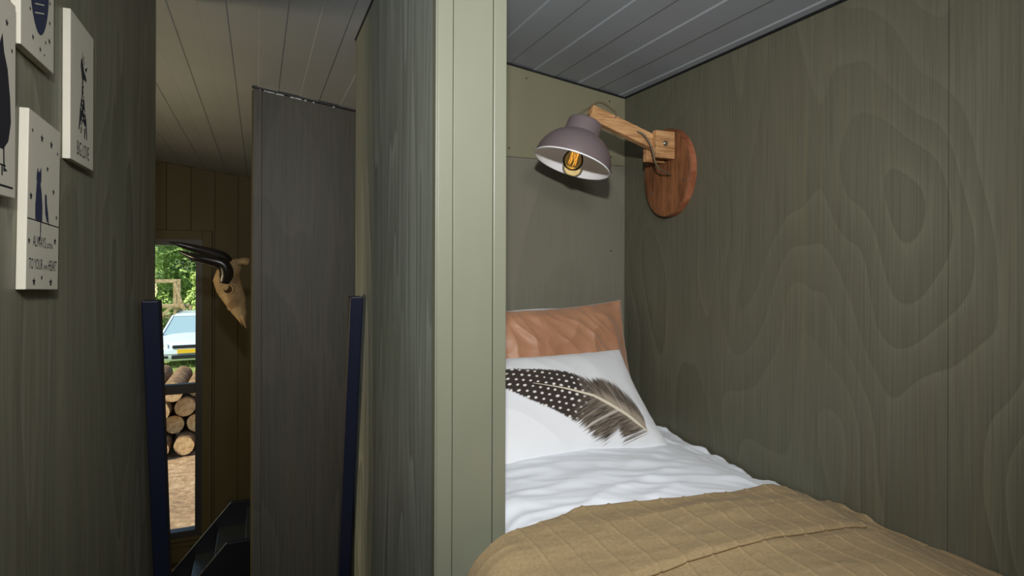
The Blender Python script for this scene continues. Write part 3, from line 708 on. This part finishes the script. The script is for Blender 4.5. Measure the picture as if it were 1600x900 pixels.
# parked car
M['carpaint'] = mat('car_paint_silver_blue', (214, 224, 230), .25, .1, .6); M['carglass'] = mat('car_glass', (150, 176, 186), .06, .0, .9)
M['tyre'] = mat('tyre', (22, 22, 23), .8); M['grille'] = mat('car_grille', (24, 26, 28), .5); M['headlight'] = mat('headlight', (220, 226, 228), .08)
M['plate_y'] = mat('plate_yellow', (238, 190, 40), .5); M['chrome'] = mat('chrome', (200, 204, 206), .15, 1)
CX, CY = -1.89, 19.6
car = thing('car', (CX, CY+2, GZ), 'silver blue car parked on the grass facing the house', 'car')
st_ = [(-.02, .62, .32, .52), (.02, .74, .24, .62), (.12, .82, .20, .70), (.40, .86, .20, .78), (.95, .88, .20, .88), (1.35, .88, .20, .93), (2.4, .885, .20, .95), (3.4, .88, .22, .96), (3.95, .82, .26, .95), (4.1, .72, .36, .86)]
mb = MB(); ns = 14
for y, w, z0, z1 in st_:
    sec = [(-w*.86, z0), (-w*.97, z0+.07), (-w, z0+(z1-z0)*.5), (-w*.985, z1-.12), (-w*.93, z1-.04), (-w*.6, z1), (-w*.2, z1+.02), (w*.2, z1+.02), (w*.6, z1), (w*.93, z1-.04), (w*.985, z1-.12), (w, z0+(z1-z0)*.5), (w*.97, z0+.07), (w*.86, z0)]
    mb.v += [Vector((CX+a, CY+y, GZ+b)) for a, b in sec]
for i in range(len(st_)-1):
    for k in range(ns): mb.f.append((i*ns+k, i*ns+(k+1) % ns, (i+1)*ns+(k+1) % ns, (i+1)*ns+k))
mb.f += [tuple(range(ns)), tuple(range((len(st_)-1)*ns, len(st_)*ns))]
body = mb.build('body', 'carpaint', car, smooth=True, auto=.7)
def cabin(name, ys, m, parent, e=0):
    q = MB()
    for y, w, z in ys: q.v += [Vector((CX-w-e, CY+y, GZ+z)), Vector((CX+w+e, CY+y, GZ+z))]
    for i in range(len(ys)-1): q.f.append((2*i, 2*i+1, 2*i+3, 2*i+2))
    return q.build(name, m, parent, smooth=True)
cb_ = MB(); A = [(1.05, .80, .90), (1.75, .62, 1.42), (2.2, .63, 1.48), (3.0, .62, 1.46), (3.75, .60, 1.30), (3.98, .78, .92)]
low = [(-.80, 1.05), (.80, 1.05), (.82, 3.98), (-.82, 3.98)]
cb_.v += [Vector((CX+a, CY+y, GZ+.88)) for a, y in low]
top_ = [(-.58, 1.78, 1.40), (.58, 1.78, 1.40), (.60, 3.70, 1.36), (-.60, 3.70, 1.36)]
cb_.v += [Vector((CX+a, CY+y, GZ+z)) for a, y, z in top_]
cb_.f += [(0, 1, 5, 4), (1, 2, 6, 5), (2, 3, 7, 6), (3, 0, 4, 7)]
cab = cb_.build('windows', 'carglass', car)
MB().add([(CX-.60, CY+1.74, GZ+1.385), (CX+.60, CY+1.74, GZ+1.385), (CX+.62, CY+3.74, GZ+1.35), (CX-.62, CY+3.74, GZ+1.35), (CX-.52, CY+1.95, GZ+1.46), (CX+.52, CY+1.95, GZ+1.46), (CX+.52, CY+3.5, GZ+1.44), (CX-.52, CY+3.5, GZ+1.44)],
         [(4, 5, 6, 7), (0, 1, 5, 4), (1, 2, 6, 5), (2, 3, 7, 6), (3, 0, 4, 7)]).build('roof', 'carpaint', car, bevel=.03)
for s_ in (-1, 1):
    MB().bar((CX+s_*.80, CY+1.06, GZ+.89), (CX+s_*.585, CY+1.79, GZ+1.40), .05, .05).build('pillar', 'carpaint', car)
    MB().bar((CX+s_*.50, CY+1.95, GZ+1.50), (CX+s_*.50, CY+3.4, GZ+1.48), .03, .04).build('roof_rail', 'grille', car)
    MB().hexa([(CX+s_*.50, CY-.0, GZ+.56), (CX+s_*.80, CY+.10, GZ+.56), (CX+s_*.82, CY+.35, GZ+.58), (CX+s_*.50, CY+.2, GZ+.58), (CX+s_*.52, CY-.005, GZ+.70), (CX+s_*.80, CY+.12, GZ+.715), (CX+s_*.82, CY+.38, GZ+.74), (CX+s_*.52, CY+.25, GZ+.72)]).build('headlight', 'headlight', car, bevel=.01)
    MB().box(CX+s_*.88-.04+s_*.06, CX+s_*.88+.04+s_*.06, CY+1.30, CY+1.42, GZ+.93, GZ+1.05).build('side_mirror', 'carpaint', car, bevel=.02)
    for yy in (.78, 3.3):
        wh = MB().lathe([(.0001, .10), (.19, .10), (.21, .09), (.31, .09), (.325, .06), (.325, -.07), (.0001, -.07)], (CX+s_*.80, CY+yy, GZ+.32), (s_, 0, 0), 28).build('wheel', 'tyre', car, smooth=True, auto=.6)
        MB().lathe([(.0001, .112), (.17, .108), (.19, .10)], (CX+s_*.80, CY+yy, GZ+.32), (s_, 0, 0), 20).build('hubcap', 'chrome', wh)
    MB().box(CX+s_*.62-.12, CX+s_*.62+.12, CY-.035, CY+.08, GZ+.30, GZ+.38).build('fog_recess', 'grille', car, bevel=.02)
MB().box(CX-.42, CX+.42, CY-.04, CY+.08, GZ+.27, GZ+.39).build('lower_grille', 'grille', car, bevel=.02)
MB().box(CX-.40, CX+.40, CY-.035, CY+.08, GZ+.585, GZ+.67).build('grille', 'grille', car, bevel=.02)
MB().box(CX-.27, CX+.27, CY-.055, CY-.025, GZ+.44, GZ+.555).build('number_plate', 'plate_y', car, bevel=.004)
# timber play frame behind the car
M['timber'] = woodmat('frame_timber', (150, 124, 88), (204, 180, 140), (10, 10, 10), .85)
sw = thing('timber_frame', (-3.2, 24, GZ), 'weathered timber climbing frame with slanting legs behind the car', 'climbing frame')
Y0 = 24.7
for a, b, w_ in [((-2.80, Y0, GZ), (-2.80, Y0, -.70), .11), ((-4.6, Y0, GZ), (-4.6, Y0, -.70), .11), ((-2.80, Y0+1.2, GZ), (-2.80, Y0+1.2, -.70), .11), ((-4.6, Y0+1.2, GZ), (-4.6, Y0+1.2, -.70), .11)]:
    MB().bar(a, b, w_, w_, (0, 1, 0)).build('post', 'timber', sw, bevel=.01)
for a, b, w_ in [((-4.7, Y0, -.72), (-2.74, Y0, -.72), .10), ((-4.7, Y0+1.2, -.72), (-2.74, Y0+1.2, -.72), .10), ((-4.7, Y0-.06, -1.62), (-2.35, Y0-.06, -1.62), .12), ((-4.7, Y0, -2.0), (-2.7, Y0, -2.0), .08)]:
    MB().bar(a, b, w_*.6, w_).build('beam', 'timber', sw, bevel=.01)
for a, b in [((-2.76, Y0-.1, -.85), (-2.15, Y0-.2, GZ)), ((-2.55, Y0-.2, -1.55), (-1.90, Y0-.3, GZ)), ((-2.62, Y0-.1, -2.5), (-2.25, Y0-.1, -1.62)), ((-3.3, Y0-.05, -2.05), (-2.85, Y0-.05, -1.6))]:
    MB().bar(a, b, .10, .08, (0, 1, 0)).build('brace', 'timber', sw, bevel=.01)
MB().box(-4.6, -2.8, Y0, Y0+1.2, -1.66, -1.62).build('platform', 'timber', sw)
# trees
def leafmat(name, c0, c1):
    m = mat(name, c0, .6, spec=.3); g = N(m); n = g.noise(g.coord(), 1.3, 3, .7)
    g.color(g.ramp(n, [(.35, c0), (.65, c1)])); g.b.inputs['Subsurface Weight'].default_value = 0
    return m
M['leaf_light'] = leafmat('leaves_light', (134, 166, 74), (196, 214, 130)); M['leaf_mid'] = leafmat('leaves_mid', (84, 124, 60), (150, 182, 96)); M['leaf_dark'] = leafmat('leaves_dark', (40, 72, 44), (84, 120, 70))
def tree(x, y, h, r, ml, label, name='tree', count=9000, low=.15, ls=.11, group='trees behind the car'):
    root = thing(name, (x, y, GZ), label, 'tree' if name == 'tree' else 'bush', group)
    MB().tube(bez([(x, y, GZ-.1), (x+.1, y, GZ+h*.35), (x-.05, y, GZ+h*.7)], 6), [.16-.008*i for i in range(13)], 10).build('trunk', 'bark', root, smooth=True)
    q = MB(); blobs = []
    for k in range(34):
        a = random.uniform(0, 6.28); e = random.uniform(low, 1); rr = r*math.sqrt(random.random())*math.sin(min(1, (e-low+.15)*1.2/(1-low))*math.pi*.86+.25)
        blobs.append((x+math.cos(a)*rr, y+math.sin(a)*rr*.8, GZ+h*e, r*random.uniform(.22, .40)))
    for k in range(count):
        bx, by, bz, br = random.choice(blobs); v = Vector((random.gauss(0, 1), random.gauss(0, 1), random.gauss(0, 1))).normalized()
        c = Vector((bx, by, bz))+v*br*random.uniform(.75, 1.0)
        if c.z < GZ+.05: c.z = GZ+.05+random.random()*.2
        a = (v+Vector((random.uniform(-.7, .7), random.uniform(-.7, .7), random.uniform(0, .9)))).normalized(); u = a.orthogonal().normalized()
        u = (Matrix.Rotation(random.random()*6.28, 3, a) @ u); w = a.cross(u); s_ = ls*random.uniform(.7, 1.3)
        q.add([c-u*s_, c+w*s_*.5, c+u*s_, c-w*s_*.5], [(0, 1, 2, 3)])
    q.build('foliage', ml, root, fix=False)
random.seed(31)
tree(-4.7, 30, 8.5, 2.2, 'leaf_light', 'light green leafy tree rising left of the climbing frame')
tree(-2.6, 34.5, 9.5, 2.6, 'leaf_dark', 'dark green tree filling the top of the window view')
tree(-1.3, 29.6, 6.0, 1.8, 'leaf_mid', 'mid green tree standing right of the climbing frame')
tree(-8.6, 32, 9, 2.6, 'leaf_mid', 'tall mid green tree farthest left behind the grass')
tree(2.6, 33, 9, 2.8, 'leaf_dark', 'tall dark tree farthest right behind the grass')
tree(-6.0, 37.5, 10, 3.0, 'leaf_dark', 'dark tree standing deepest behind the light green one')
tree(-2.2, 27.8, 2.6, .95, 'leaf_light', 'bright green bush beside the slanting legs of the climbing frame', 'bush', 4500, .1, .08)
tree(-4.0, 27.8, 2.9, 1.1, 'leaf_light', 'yellow green bush seen through the climbing frame', 'bush', 4500, .1, .08)

for o in S.objects:
    if o.name.split('.')[0] in ('star_print', 'coat_patches', 'hatching'): o['kind'] = 'stuff'
    if '_o' in o: del o['_o']
